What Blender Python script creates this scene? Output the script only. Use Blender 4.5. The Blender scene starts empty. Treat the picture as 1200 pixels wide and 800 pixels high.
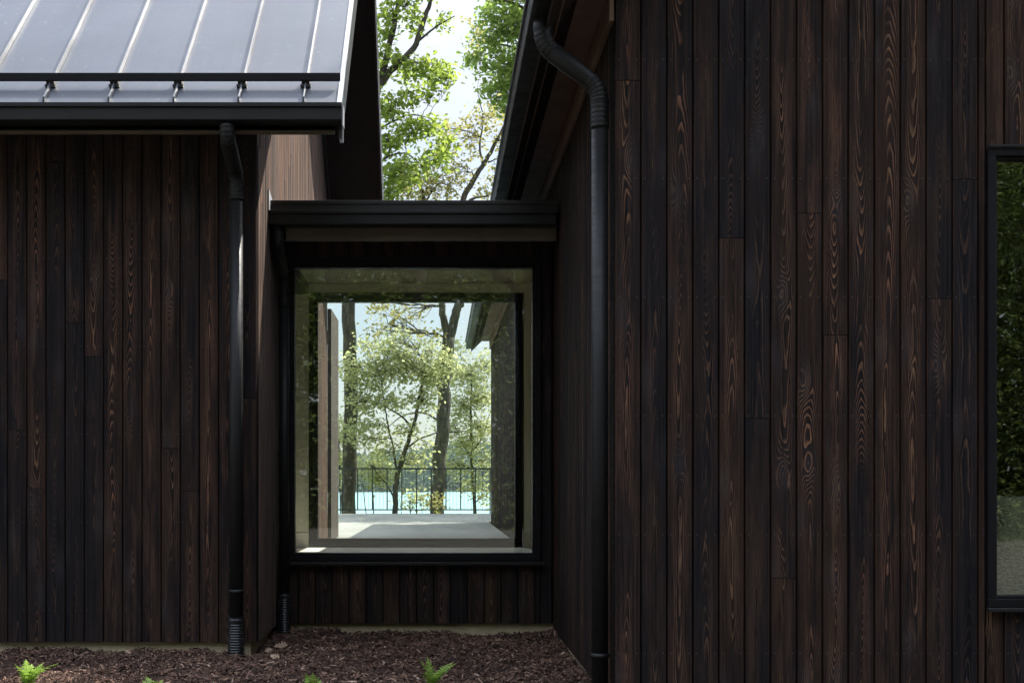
import bpy, math, random
import numpy as np
from mathutils import Vector
random.seed(7)
rng = np.random.default_rng(11)
SC = bpy.context.scene
COL = SC.collection
R = math.radians

# ------------------------------------------------------------------ camera constants
F, VX, VY, CH = 1422.0, 515.0, 569.0, 1.165
def P(px, py, d):
    return ((px - VX) * d / F, d, CH - (py - VY) * d / F)

# ------------------------------------------------------------------ mesh builder
class MB:
    def __init__(s):
        s.v = []; s.f = []; s.m = []; s.sm = []; s.uv = []; s.rn = []
    def face(s, idx, m=0, smooth=False, uv=None, rn=(0, 0)):
        s.f.append(tuple(idx)); s.m.append(m); s.sm.append(smooth)
        s.uv.append(uv); s.rn.append(rn)
    def pts(s, ps):
        b = len(s.v); s.v.extend([tuple(p) for p in ps]); return b
    def box(s, x0, x1, y0, y1, z0, z1, m=0):
        b = s.pts([(x0,y0,z0),(x1,y0,z0),(x1,y1,z0),(x0,y1,z0),(x0,y0,z1),(x1,y0,z1),(x1,y1,z1),(x0,y1,z1)])
        for q in ((3,2,1,0),(4,5,6,7),(0,1,5,4),(1,2,6,5),(2,3,7,6),(3,0,4,7)):
            s.face([b+i for i in q], m)
    def prism(s, poly, axis, a0, a1, m=0, flip=False):
        """poly: 2-D outline; axis 'x': (y,z); axis 'y': (x,z); axis 'z': (x,y)"""
        def mk(p, a):
            return (a,p[0],p[1]) if axis=='x' else ((p[0],a,p[1]) if axis=='y' else (p[0],p[1],a))
        n = len(poly)
        b = s.pts([mk(p,a0) for p in poly] + [mk(p,a1) for p in poly])
        s.face([b+i for i in range(n)][::-1], m); s.face([b+n+i for i in range(n)], m)
        for i in range(n):
            j = (i+1) % n
            s.face([b+i,b+j,b+n+j,b+n+i], m)
    def tube(s, path, rad, n=12, m=0, cap=True, smooth=True):
        path = [Vector(p) for p in path]
        if not hasattr(rad,'__len__'): rad = [rad]*len(path)
        T0 = (path[1]-path[0]).normalized()
        up = Vector((0,0,1)) if abs(T0.z) < .9 else Vector((1,0,0))
        N = T0.cross(up).normalized(); rings = []
        for i,p in enumerate(path):
            a = path[max(i-1,0)]; c = path[min(i+1,len(path)-1)]
            T = (c-a).normalized()
            N = (N - T*N.dot(T)).normalized(); B = T.cross(N)
            rings.append(s.pts([p + (N*math.cos(t)+B*math.sin(t))*rad[i] for t in [2*math.pi*k/n for k in range(n)]]))
        for i in range(len(path)-1):
            for k in range(n):
                j=(k+1)%n
                s.face((rings[i]+k,rings[i]+j,rings[i+1]+j,rings[i+1]+k), m, smooth)
        if cap:
            s.face([rings[0]+k for k in range(n)][::-1], m); s.face([rings[-1]+k for k in range(n)], m)
    def build(s, name, mats, parent=None, root=(0,0,0), bevel=0):
        me = bpy.data.meshes.new(name)
        rx,ry,rz = root
        me.from_pydata([(x-rx,y-ry,z-rz) for x,y,z in s.v], [], s.f)
        for mt in (mats if isinstance(mats,(list,tuple)) else [mats]): me.materials.append(mt)
        me.polygons.foreach_set('material_index', s.m)
        me.polygons.foreach_set('use_smooth', s.sm)
        if any(u is not None for u in s.uv):
            l1 = me.uv_layers.new(name='UVMap'); l2 = me.uv_layers.new(name='Rnd')
            a=[]; b=[]
            for f,u,r in zip(s.f,s.uv,s.rn):
                for k in range(len(f)):
                    a.extend(u[k] if u is not None else (0,0)); b.extend(r)
            l1.data.foreach_set('uv', a); l2.data.foreach_set('uv', b)
        me.update()
        o = bpy.data.objects.new(name, me); COL.objects.link(o)
        if parent is not None: o.parent = parent
        else: o.location = root
        if bevel:
            md = o.modifiers.new('Bevel','BEVEL'); md.width = bevel; md.segments = 2; md.limit_method='ANGLE'; md.angle_limit=R(40)
        return o

def np_mesh(name, verts, faces, mats, parent=None, root=(0,0,0), smooth=False):
    """verts (N,3), faces (M,k) arrays"""
    me = bpy.data.meshes.new(name)
    verts = np.asarray(verts, dtype=np.float32) - np.asarray(root, dtype=np.float32)
    M,k = faces.shape
    me.vertices.add(len(verts)); me.vertices.foreach_set('co', verts.ravel())
    me.loops.add(M*k); me.loops.foreach_set('vertex_index', faces.ravel().astype(np.int32))
    me.polygons.add(M); me.polygons.foreach_set('loop_start', np.arange(0,M*k,k,dtype=np.int32))
    me.polygons.foreach_set('loop_total', np.full(M,k,dtype=np.int32))
    me.polygons.foreach_set('use_smooth', np.full(M,smooth,dtype=bool))
    for mt in (mats if isinstance(mats,(list,tuple)) else [mats]): me.materials.append(mt)
    me.update(calc_edges=True); me.validate()
    o = bpy.data.objects.new(name, me); COL.objects.link(o)
    if parent is not None: o.parent = parent
    else: o.location = root
    return o

def thing(name, loc, label, cat, group=None):
    o = bpy.data.objects.new(name, None); COL.objects.link(o); o.location = loc
    o.empty_display_size = .2
    o['label']=label; o['category']=cat
    if group: o['group']=group
    return o
def tag(o, label=None, cat=None, group=None, kind=None):
    if label: o['label']=label
    if cat: o['category']=cat
    if group: o['group']=group
    if kind: o['kind']=kind
    return o

# ------------------------------------------------------------------ materials
class NT:
    def __init__(s, name):
        s.mat = bpy.data.materials.new(name); s.mat.use_nodes = True
        s.t = s.mat.node_tree; s.t.nodes.clear()
        s.out = s.n('ShaderNodeOutputMaterial')
    def n(s, typ, **kw):
        nd = s.t.nodes.new(typ)
        for k,v in kw.items(): setattr(nd,k,v)
        return nd
    def set(s, sock, v):
        if isinstance(v, bpy.types.NodeSocket): s.t.links.new(v, sock)
        elif isinstance(v,(tuple,list)) and len(v)==3 and sock.type=='RGBA': sock.default_value=(*v,1)
        else: sock.default_value = v
    def math(s, op, a, b=None, c=None, clamp=False):
        nd = s.n('ShaderNodeMath', operation=op); nd.use_clamp = clamp
        s.set(nd.inputs[0],a)
        if b is not None: s.set(nd.inputs[1],b)
        if c is not None: s.set(nd.inputs[2],c)
        return nd.outputs[0]
    def mix(s, f, a, b, blend='MIX'):
        nd = s.n('ShaderNodeMix', data_type='RGBA', blend_type=blend)
        s.set(nd.inputs[0],f); s.set(nd.inputs[6],a); s.set(nd.inputs[7],b)
        return nd.outputs[2]
    def smooth(s, v, lo, hi, a=0., b=1.):
        nd = s.n('ShaderNodeMapRange', interpolation_type='SMOOTHSTEP')
        s.set(nd.inputs[0],v); nd.inputs[1].default_value=lo; nd.inputs[2].default_value=hi
        nd.inputs[3].default_value=a; nd.inputs[4].default_value=b
        return nd.outputs[0]
    def comb(s,x,y,z):
        nd=s.n('ShaderNodeCombineXYZ'); s.set(nd.inputs[0],x); s.set(nd.inputs[1],y); s.set(nd.inputs[2],z); return nd.outputs[0]
    def noise(s, vec, scale=1., detail=2., rough=.5):
        nd=s.n('ShaderNodeTexNoise'); s.set(nd.inputs['Vector'],vec); nd.inputs['Scale'].default_value=scale
        nd.inputs['Detail'].default_value=detail; nd.inputs['Roughness'].default_value=rough
        return nd.outputs['Fac']
    def obj(s): return s.n('ShaderNodeTexCoord').outputs['Object']
    def scale(s, vec, sc):
        nd=s.n('ShaderNodeVectorMath', operation='MULTIPLY'); s.set(nd.inputs[0],vec); nd.inputs[1].default_value=sc; return nd.outputs[0]
    def bump(s, h, strength=.3, dist=.01):
        nd=s.n('ShaderNodeBump'); s.set(nd.inputs['Height'],h); nd.inputs['Strength'].default_value=strength; nd.inputs['Distance'].default_value=dist
        return nd.outputs[0]
    def bsdf(s, color, rough=.6, metal=0., spec=.5, normal=None):
        nd=s.n('ShaderNodeBsdfPrincipled'); s.set(nd.inputs['Base Color'],color); s.set(nd.inputs['Roughness'],rough)
        nd.inputs['Metallic'].default_value=metal; s.set(nd.inputs['Specular IOR Level'],spec)
        if normal is not None: s.t.links.new(normal, nd.inputs['Normal'])
        s.t.links.new(nd.outputs[0], s.out.inputs[0]); return nd

def charred_wood(name='charred_timber', COOL=None, WARM=None, sunlit=1.):
    COOL=COOL or WOOD_COOL; WARM=WARM or WOOD_WARM
    s = NT(name)
    uv = s.n('ShaderNodeUVMap', uv_map='UVMap').outputs[0]
    rn = s.n('ShaderNodeUVMap', uv_map='Rnd').outputs[0]
    sp = s.n('ShaderNodeSeparateXYZ'); s.set(sp.inputs[0],uv); u,v = sp.outputs[0],sp.outputs[1]
    rp = s.n('ShaderNodeSeparateXYZ'); s.set(rp.inputs[0],rn); r1,r2 = rp.outputs[0],rp.outputs[1]
    seed = s.math('MULTIPLY', r1, 97.)
    # growth-ring distance: cathedral arches where the pith depth drifts along the board
    dr = s.noise(s.comb(seed, s.math('MULTIPLY',v,.27), 1.5), 1., 1.6, .55)
    dep = s.math('MULTIPLY', s.math('SUBTRACT',dr,.5), .42)
    wx = s.noise(s.comb(s.math('ADD',seed,31.), s.math('MULTIPLY',v,.9), 7.), 1., 2., .5)
    u0 = s.math('ADD', u, s.math('MULTIPLY', s.math('SUBTRACT',wx,.5), .07))
    # knots
    vo = s.n('ShaderNodeTexVoronoi', feature='F1', voronoi_dimensions='2D')
    s.set(vo.inputs['Vector'], s.comb(s.math('ADD',s.math('MULTIPLY',u,6.),seed), s.math('MULTIPLY',v,1.7), 0.)); vo.inputs['Scale'].default_value=1.
    kd = vo.outputs['Distance']
    kn = s.math('POWER', 2.718, s.math('MULTIPLY', s.math('MULTIPLY',kd,kd), -32.))
    kvs = s.n('ShaderNodeSeparateColor'); s.set(kvs.inputs[0], vo.outputs['Color'])
    kn = s.math('MULTIPLY', kn, s.smooth(kvs.outputs[0], .45,.55))
    d2 = s.math('SQRT', s.math('ADD', s.math('MULTIPLY',u0,u0), s.math('MULTIPLY',dep,dep)))
    wob = s.noise(s.comb(s.math('MULTIPLY',u,28.), s.math('MULTIPLY',v,6.), seed), 1., 2., .6)
    d3 = s.math('ADD', s.math('ADD', d2, s.math('MULTIPLY',kn,.022)), s.math('MULTIPLY', s.math('SUBTRACT',wob,.5), .006))
    ring = s.math('FRACT', s.math('MULTIPLY', d3, s.math('MULTIPLY_ADD', s.math('FRACT',s.math('MULTIPLY',r1,7.3)), 100., 185.)))
    line = s.math('MULTIPLY', s.smooth(ring,.56,.88), s.smooth(ring,1.,.94))
    fib = s.noise(s.comb(s.math('MULTIPLY',u,420.), s.math('MULTIPLY',v,7.), seed), 1., 3., .65)
    # where the char has been brushed away
    pat = s.noise(s.comb(s.math('MULTIPLY',u,14.), s.math('MULTIPLY',v,1.5), s.math('ADD',seed,5.)), 1., 3., .6)
    cen = s.smooth(s.math('ABSOLUTE',u0), .012,.06, 1.,.12)
    brd = s.smooth(r2, .05,.9, .32,1.)
    msk = s.math('MULTIPLY', s.math('MULTIPLY', s.smooth(pat,.38,.62), cen), brd)
    bright = s.math('MULTIPLY', s.math('MULTIPLY', line, msk), s.smooth(fib,.32,.6,.25,1.))
    stk = s.noise(s.comb(s.math('MULTIPLY',u,85.), s.math('MULTIPLY',v,.9), s.math('ADD',seed,3.)), 1., 3., .7)
    # base char
    hue = s.noise(s.comb(s.math('MULTIPLY',u,9.), s.math('MULTIPLY',v,.8), s.math('ADD',seed,9.)), 1., 3., .6)
    warm = s.math('ADD', s.math('MULTIPLY', s.smooth(hue,.35,.7), .65), s.math('MULTIPLY', s.math('SUBTRACT',r2,.40), .75), clamp=True)
    base = s.mix(warm, COOL, WARM)
    sc = s.noise(s.comb(s.math('MULTIPLY',u,25.), s.math('MULTIPLY',v,4.), s.math('ADD',seed,19.)), 1., 4., .65)
    base = s.mix(s.smooth(sc,.56,.8,0.,.5), base, (.036,.039,.048))
    base = s.mix(s.math('MULTIPLY',s.smooth(stk,.50,.72),s.smooth(r2,.0,.8,.35,.9)), base, (.058,.034,.025))
    base = s.mix(s.smooth(stk,.48,.30,0.,.75), base, (.0045,.0045,.005))
    base = s.mix(s.smooth(fib,.35,.7), s.mix(.4, base,(.004,.0035,.0035)), base)
    base = s.mix(s.math('MULTIPLY',kn,.5), base, (.035,.032,.034))
    edge = s.smooth(s.math('ABSOLUTE',u), .050,.0665, 0.,.5)
    base = s.mix(s.math('MULTIPLY',edge,s.smooth(pat,.35,.7)), base, (.075,.036,.020))
    col = s.mix(s.math('MULTIPLY',bright,.74), base, s.mix(s.smooth(hue,.3,.7),(.30,.138,.078),(.25,.150,.080)))
    # nail heads, one row every 0.6 m
    zz = s.n('ShaderNodeSeparateXYZ'); g=s.n('ShaderNodeNewGeometry'); s.set(zz.inputs[0], g.outputs['Position'])
    fz = s.math('SUBTRACT', s.math('FRACT', s.math('DIVIDE', zz.outputs[2], .61)), .5)
    fz = s.math('MULTIPLY', fz, .61)
    fu = s.math('SUBTRACT', s.math('ABSOLUTE',u), .046)
    nd = s.math('SQRT', s.math('ADD', s.math('MULTIPLY',fz,fz), s.math('MULTIPLY',fu,fu)))
    col = s.mix(s.smooth(nd,.0048,.0025,0.,.5), col, (.10,.09,.085))
    hgt = s.math('ADD', s.math('MULTIPLY',line,-.5), s.math('MULTIPLY',fib,.6))
    hgt = s.math('ADD', hgt, s.math('MULTIPLY',kn,.6))
    s.bsdf(col, s.smooth(fib,.3,.7,.88,.68), 0., WOOD_SPEC, s.bump(hgt,.35,.0025))
    return s.mat

def painted(name, col, rough=.4, spec=.5, metal=0., var=.15, sc=3.):
    s = NT(name); n = s.noise(s.obj(), sc, 4., .6)
    n2 = s.noise(s.scale(s.obj(),(1,1,6)), 9., 3., .6)
    c = s.mix(s.smooth(n,.3,.7), tuple(x*(1-var) for x in col), tuple(x*(1+var) for x in col))
    s.bsdf(c, s.smooth(n2,.3,.7,rough*.85,rough*1.2), metal, spec, s.bump(n2,.05,.003))
    return s.mat

def metal_roof():
    s = NT('standing_seam_metal'); o = s.obj()
    st = s.noise(s.scale(o,(9.,.5,.5)), 1.6, 5., .65)
    bl = s.noise(o, 1.3, 4., .6)
    dirt = s.noise(o, 22., 4., .7)
    c = s.mix(s.smooth(st,.2,.85), ROOF_A, ROOF_B)
    c = s.mix(s.smooth(dirt,.60,.78,0.,.45), c, (.22,.21,.20))
    rough = s.math('ADD', s.smooth(bl,.3,.7,.34,.44), s.smooth(st,.3,.7,0.,.05))
    oil = s.noise(s.scale(o,(2.2,.8,.8)), 1.2, 1., .4)
    s.bsdf(c, rough, .15, .42, s.bump(oil,.07,.02))
    return s.mat

def glass(name, tint, refl):
    s = NT(name)
    tr = s.n('ShaderNodeBsdfTransparent'); s.set(tr.inputs[0], tint)
    gl = s.n('ShaderNodeBsdfGlossy'); gl.inputs['Roughness'].default_value=0.; s.t.links.new(s.bump(s.noise(s.obj(),1.6,2.,.5),.05,.02),gl.inputs['Normal']); s.set(gl.inputs[0], (.95,1.,.95))
    lw = s.n('ShaderNodeFresnel'); lw.inputs['IOR'].default_value=1.5
    f = s.math('ADD', s.math('MULTIPLY', lw.outputs[0], 1.2), refl, clamp=True)
    mx = s.n('ShaderNodeMixShader'); s.set(mx.inputs[0], f)
    s.t.links.new(tr.outputs[0], mx.inputs[1]); s.t.links.new(gl.outputs[0], mx.inputs[2])
    s.t.links.new(mx.outputs[0], s.out.inputs[0]); return s.mat

def leaf_mat(name, a, b, trans=.5, tcol=None):
    s = NT(name); g = s.n('ShaderNodeNewGeometry'); r = g.outputs['Random Per Island']
    n = s.noise(s.obj(), .8, 2., .5)
    f = s.math('ADD', s.math('MULTIPLY', r,.7), s.math('MULTIPLY', s.math('SUBTRACT',n,.35),.8), clamp=True)
    c = s.mix(f, a, b)
    df = s.n('ShaderNodeBsdfPrincipled'); s.set(df.inputs['Base Color'],c); df.inputs['Roughness'].default_value=.5; df.inputs['Specular IOR Level'].default_value=.3
    tl = s.n('ShaderNodeBsdfTranslucent'); s.set(tl.inputs[0], s.mix(.5, c, tcol, 'MIX') if tcol else c)
    mx = s.n('ShaderNodeMixShader'); mx.inputs[0].default_value=trans
    s.t.links.new(df.outputs[0], mx.inputs[1]); s.t.links.new(tl.outputs[0], mx.inputs[2]); s.t.links.new(mx.outputs[0], s.out.inputs[0])
    return s.mat

def bark(name, a, b):
    s = NT(name); o = s.obj()
    n = s.noise(s.scale(o,(14.,14.,2.2)), 1., 5., .7); m = s.noise(o, 2., 3., .5)
    c = s.mix(s.smooth(n,.35,.65), a, b); c = s.mix(s.smooth(m,.55,.75,0,.4), c, (.10,.105,.085))
    s.bsdf(c, .85, 0., .2, s.bump(n,.8,.03)); return s.mat

def concrete(name, a, b, sc=4., streak=None):
    s = NT(name); o = s.obj()
    n = s.noise(o, sc, 6., .65); f = s.noise(o, sc*25, 3., .7)
    if streak: n = s.noise(s.scale(o,streak), sc, 6., .6)
    c = s.mix(s.smooth(n,.3,.7), a, b)
    c = s.mix(s.smooth(f,.55,.75,0.,.35), c, tuple(x*.5 for x in a))
    s.bsdf(c, .85, 0., .3, s.bump(f,.25,.004)); return s.mat

WOOD_COOL=(.0150,.0146,.0168); WOOD_WARM=(.036,.0215,.0162); WOOD_SPEC=.03
ROOF_A=(.040,.046,.058); ROOF_B=(.058,.064,.077)
M = {}
M['wood'] = charred_wood()
M['sunlit_wood'] = charred_wood('sunlit_charred_timber',(.115,.092,.079),(.215,.143,.108))  # lighter charred-wood copy: direct sun on the side wall put into its colour
M['backing'] = painted('dark_membrane',(.006,.005,.005),.9,.1)
M['trim'] = painted('dark_bronze_paint',(.018,.016,.015),.45,.3)
M['gutter'] = painted('charcoal_painted_metal',(.0130,.0130,.0130),.48,.22)
M['fascia'] = painted('brown_fascia_paint',(.095,.075,.060),.55,.25)
M['brownboard'] = painted('brown_frieze_paint',(.15,.092,.066),.6,.2)
M['soffit'] = painted('dark_soffit_boards',(.021,.014,.0115),.8,.1)
M['rubber'] = painted('black_corrugated_plastic',(.015,.016,.018),.32,.5)
M['frame'] = painted('black_window_paint',(.007,.0065,.0075),.5,.12)
M['roof'] = metal_roof()
M['edge'] = painted('pale_metal_edge',(.32,.32,.33),.35,.5)
M['glass'] = glass('window_glass',(.93,.97,.92),.085)
M['rglass'] = glass('rear_window_glass',(.97,.99,.98),.0)
M['plaster'] = painted('cream_plaster',(.74,.69,.56),.8,.2,var=.04)
M['ceil'] = painted('reflection_toned_ceiling',(.36,.33,.23),.85,.2,var=.05)  # cream ceiling toned dark olive: window reflection and dimness put into the colour
M['skirting'] = painted('cream_skirting',(.60,.55,.44),.6,.3,var=.05)
M['floorin'] = concrete('pale_interior_floor',(.50,.49,.44),(.58,.57,.52),2.)
M['found'] = concrete('tan_concrete_footing',(.40,.32,.20),(.54,.45,.30),6.)
M['deck'] = concrete('weathered_terrace_concrete',(.17,.17,.155),(.235,.235,.215),1.6,(1.,.25,1.))
M['rail'] = painted('dark_green_black_metal',(.018,.024,.022),.4,.5)
M['weather'] = bark('weathered_timber',(.075,.066,.057),(.13,.113,.098))
M['bark'] = bark('oak_bark',(.035,.030,.024),(.085,.075,.060))
M['bark2'] = bark('grey_bark',(.045,.042,.034),(.11,.10,.085))
M['twig'] = bark('dark_twig',(.03,.025,.02),(.06,.05,.04))

# ------------------------------------------------------------------ shared builders
BW = .1334
def plank_wall(name, p0, ud, nd, L, z0, ztop, parent, root, holes=(), seed=1, thick=.14, u_start=0., backing=True, mat='wood'):
    """vertical boards along direction ud from p0; nd is the outward normal; holes = (u0,u1,z0,z1)"""
    r = random.Random(seed); mb = MB()
    zt = ztop if callable(ztop) else (lambda u: ztop)
    ux,uy = ud; nx,ny = nd
    def W(u,n,z): return (p0[0]+ux*u+nx*n, p0[1]+uy*u+ny*n, z)
    flip = (ux*ny-uy*nx) > 0
    def add(u0,u1,za,zb0,zb1,uc,vo,rn):
        g=.0035; b=.0025; t=.018
        a0,a1=u0+g,u1-g; f0,f1=a0+b,a1-b
        if a1-a0<.01: return
        lean=r.uniform(-.0015,.0015)
        ps=[W(a0,-t,za),W(a1,-t,za),W(a1,-t,zb1),W(a0,-t,zb0), W(f0,lean,za+.001),W(f1,-lean,za+.001),W(f1,-lean,zb1-.001),W(f0,lean,zb0-.001)]
        q=mb.pts(ps)
        uvs=[(a0-uc,za+vo),(a1-uc,za+vo),(a1-uc,zb1+vo),(a0-uc,zb0+vo),(f0-uc,za+vo),(f1-uc,za+vo),(f1-uc,zb1+vo),(f0-uc,zb0+vo)]
        for ids in ((4,5,6,7),(0,1,5,4),(1,2,6,5),(2,3,7,6),(3,0,4,7)):
            ids = ids if not flip else ids[::-1]
            mb.face([q+i for i in ids],0,False,[uvs[i] for i in ids],rn)
    k=int(math.ceil((L-u_start)/BW-.2)); 
    for i in range(k):
        U0=u_start+i*BW; U1=min(U0+BW,L); uc=(U0+U1)/2
        cuts=sorted({U0,U1,*[h[0] for h in holes if U0+.004<h[0]<U1-.004],*[h[1] for h in holes if U0+.004<h[1]<U1-.004]})
        # butt joints
        js=[]; z=z0+r.uniform(.6,5.2)
        while z < 9:
            js.append(z); z+=r.uniform(3.,6.)
        rows=[z0]+js+[99]
        for ja,jb in zip(rows[:-1],rows[1:]):
            rn=(r.random(), r.random()); vo=r.uniform(0,60)
            for c0,c1 in zip(cuts[:-1],cuts[1:]):
                segs=[(ja,jb)]
                for h in holes:
                    if h[0]<=c0+.004 and h[1]>=c1-.004:
                        ns=[]
                        for a,b in segs:
                            if h[2]>a: ns.append((a,min(b,h[2])))
                            if h[3]<b: ns.append((max(a,h[3]),b))
                        segs=[x for x in ns if x[1]-x[0]>.005]
                for a,b in segs:
                    t0,t1=zt(c0),zt(c1)
                    if a>=min(t0,t1)-.02: continue
                    e0,e1=(min(b,t0),min(b,t1))
                    gap=.0007 if b<98 else 0
                    add(c0,c1,a+gap,e0-gap,e1-gap,uc,vo,rn)
    if backing:
        us=sorted({(u_start+.02 if u_start else .0),L,*[h[0] for h in holes],*[h[1] for h in holes]})
        step=us[:]
        for a,b in zip(us[:-1],us[1:]):
            n=int((b-a)//.5)
            step += [a+(b-a)*(j+1)/(n+1) for j in range(n)]
        us=sorted(set(step))
        zs=sorted({h[2] for h in holes}|{h[3] for h in holes}|{z0})
        for a,b in zip(us[:-1],us[1:]):
            top=min(zt(a),zt(b))
            zz=[z for z in zs if z<top]+[top]
            for c,d in zip(zz[:-1],zz[1:]):
                mu,mz=(a+b)/2,(c+d)/2
                if any(h[0]<mu<h[1] and h[2]<mz<h[3] for h in holes): continue
                e=[]
                A=W(a,-.0185,c); B=W(b,-thick,d)
                mb.box(min(A[0],B[0]),max(A[0],B[0]),min(A[1],B[1]),max(A[1],B[1]),c,d,1)
    return mb.build(name,[M[mat],M['backing']],parent,root)

def smooth_path(pts, rads, n=6):
    """round the corners of a polyline; rads[i] is the fillet at inner point i"""
    pts=[Vector(p) for p in pts]; out=[pts[0]]; flag=[0]
    for i in range(1,len(pts)-1):
        a,b,c=pts[i-1],pts[i],pts[i+1]; r=rads[i-1]
        p=b+(a-b).normalized()*r; q=b+(c-b).normalized()*r
        for k in range(n+1):
            t=k/n; out.append((1-t)**2*p+2*t*(1-t)*b+t*t*q); flag.append(1)
    out.append(pts[-1]); flag.append(0)
    return out,flag

def downpipe(parent, root, bends, bottom_z, r, boot=None, straps=(), wall_dir=(0,1)):
    """bends: polyline from the gutter outlet to the straight pipe top (last bend point); straight part continues to bottom_z"""
    last=bends[-1]
    mb=MB(); mb.tube([last,(last[0],last[1],bottom_z)], r, 20)
    # seam ring where the elbow slips over the pipe
    pipe=mb.build('downpipe',[M['gutter']],parent,root)
    e=MB()
    end=(last[0],last[1],last[2]-.05)
    path,fl=smooth_path(list(bends)+[end] if False else [*bends[:-1],last,end],[.075]*(len(bends)-1),n=18)
    # crimped ribs in the bends
    rad=[]; c=0
    for f in fl:
        if f: rad.append(r*1.06+(.0035 if c%3==0 else (-.0015 if c%3==2 else 0))); c+=1
        else: rad.append(r*1.06)
    e.tube(path,rad,20)
    e.build('elbow',[M['gutter']],pipe,root)
    if boot:
        zb0,zb1,rb=boot
        b=MB(); path=[];rad=[]; n=max(6,int((zb1-zb0)/.018)); 
        for k in range(n*4+1):
            z=zb1-(zb1-zb0)*k/(n*4); path.append((last[0],last[1],z))
            collar = k<8
            rad.append(rb*1.0 if collar and 2<k<7 else rb*(.93+.07*math.cos(k*math.pi/2)))
        b.tube(path,rad,24); b.build('corrugated_boot',[M['rubber']],pipe,root)
    for z in straps:
        s=MB(); s.tube([(last[0],last[1],z-.012),(last[0],last[1],z+.012)], r*1.09, 20)
        wx,wy=wall_dir
        s.box(last[0]-(.006 if wy else .0)+min(0,wx*r*1.7),last[0]+(.006 if wy else 0)+max(0,wx*r*1.7)+1e-4,
              last[1]-(.006 if wx else 0)+min(0,wy*r*1.7),last[1]+(.006 if wx else 0)+max(0,wy*r*1.7)+1e-4,z-.01,z+.01)
        s.build('pipe_strap',[M['gutter']],pipe,root)
    return pipe

def frame_mb(mb,x0,x1,z0,z1,w,ya,yb,m=0):
    """rectangular ring in the XZ plane"""
    mb.box(x0,x1,ya,yb,z1-w,z1,m); mb.box(x0,x1,ya,yb,z0,z0+w,m)
    mb.box(x0,x0+w,ya,yb,z0+w,z1-w,m); mb.box(x1-w,x1,ya,yb,z0+w,z1-w,m)

XL, XR = -1.270, .9026
YL, YK, YR = 8.44, 9.58, 6.24

# ================================================================== LEFT HOUSE
rt=(-4.5,YL,0.)
LH=thing('timber_house',rt,'dark charred-timber house at left under a grey standing-seam metal roof','house')
LB=13.75; EY=7.98; EZ=3.69; RY=11.37; RZ=EZ+(RY-EY); RKX=-.65; XFAR=-9.0; RE=14.25
def l_under(y): return (EZ+(y-EY) if y<RY else RZ-(y-RY))-.30
plank_wall('front_wall',(XL,YL),(-1,0),(0,-1),7.6,.078,3.64,LH,rt,seed=3)
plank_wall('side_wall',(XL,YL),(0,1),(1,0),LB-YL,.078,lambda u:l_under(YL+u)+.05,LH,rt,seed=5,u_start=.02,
           holes=[(9.75-YL,11.751-YL,.575,3.02)],mat='sunlit_wood')
mb=MB(); mb.box(XL-7.55,XL-.05,YL+.05,YL+.25,-.3,.075); mb.box(XL-.25,XL-.05,YL+.251,LB,-.3,.075)
mb.build('foundation',[M['found']],LH,rt)
mb=MB(); mb.box(XFAR+.3,XL-.2,LB-.2,LB,.08,3.6); mb.box(XFAR+.3,XFAR+.5,YL+.2,LB-.201,.08,3.6)
mb.build('rear_wall',[M['backing']],LH,rt)
# roof slab
mb=MB()
T=.05
poly=[(EY-.02,EZ-.02-T),(EY-.02,EZ-.02),(RY,RZ),(RE,RZ-(RE-RY)),(RE,RZ-(RE-RY)-T),(RY,RZ-T)]
mb.prism(poly,'x',XFAR,RKX)
roof=mb.build('roof',[M['roof']],LH,rt)
sm=MB()
for k in range(20):
    x=-.894-.4265*k
    w=.009
    y0,z0=EY-.015,EZ-.013; y1,z1=RY,RZ+.002
    h=.030; n=(-.7071*h,.7071*h)
    b=sm.pts([(x-w,y0,z0),(x+w,y0,z0),(x+w,y1,z1),(x-w,y1,z1),(x-w*.55,y0+n[0]+.02,z0+n[1]+.02),(x+w*.55,y0+n[0]+.02,z0+n[1]+.02),(x+w*.55,y1+n[0],z1+n[1]),(x-w*.55,y1+n[0],z1+n[1])])
    for q in ((4,5,6,7),(0,1,5,4),(1,2,6,5),(2,3,7,6),(3,0,4,7)): sm.face([b+i for i in q])
sm.build('standing_seams',[M['roof']],roof,rt,bevel=.003)
# edge flashing along the gable: pale folded metal
mb=MB()
o=.012
for (ya,za,yb,zb) in ((EY-.03,EZ-.03,RY,RZ),(RY,RZ,RE,RZ-(RE-RY))):
    mb.prism([(ya,za-.02),(ya,za+o+.004),(yb,zb+o+.004),(yb,zb-.02)],'x',RKX-.022,RKX+.008)
mb.build('roof_edge_flashing',[M['edge']],roof,rt)
# soffit / rake
mb=MB()
U=.26
poly=[(EY+.10,EZ+.10-U),(EY+.10,EZ+.10-T-.003),(RY,RZ-T-.003),(RE-.02,RZ-(RE-.02-RY)-T-.003),(RE-.02,RZ-(RE-.02-RY)-U),(RY,RZ-U)]
mb.prism(poly,'x',XFAR+.02,RKX-.02)
mb.build('soffit',[M['soffit']],LH,rt)
mb=MB()
poly=[(EY+.06,EZ+.06-U-.03),(EY+.06,EZ+.06-.022),(RY,RZ-.022),(RE,RZ-(RE-RY)-.022),(RE,RZ-(RE-RY)-U-.03),(RY,RZ-U-.03)]
mb.prism(poly,'x',RKX-.018,RKX+.004)
mb.build('rake_board',[M['trim']],LH,rt)
# frieze strip where the gable wall meets the soffit
mb=MB()
for (ya,yb) in ((YL+.02,RY),(RY,LB+.3)):
    za,zb=l_under(ya)+.035,l_under(yb)+.035
    mb.prism([(ya,za-.17),(ya,za),(yb,zb),(yb,zb-.17)],'x',XL+.002,XL+.03)
mb.build('frieze_board',[M['gutter']],LH,rt)
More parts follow.
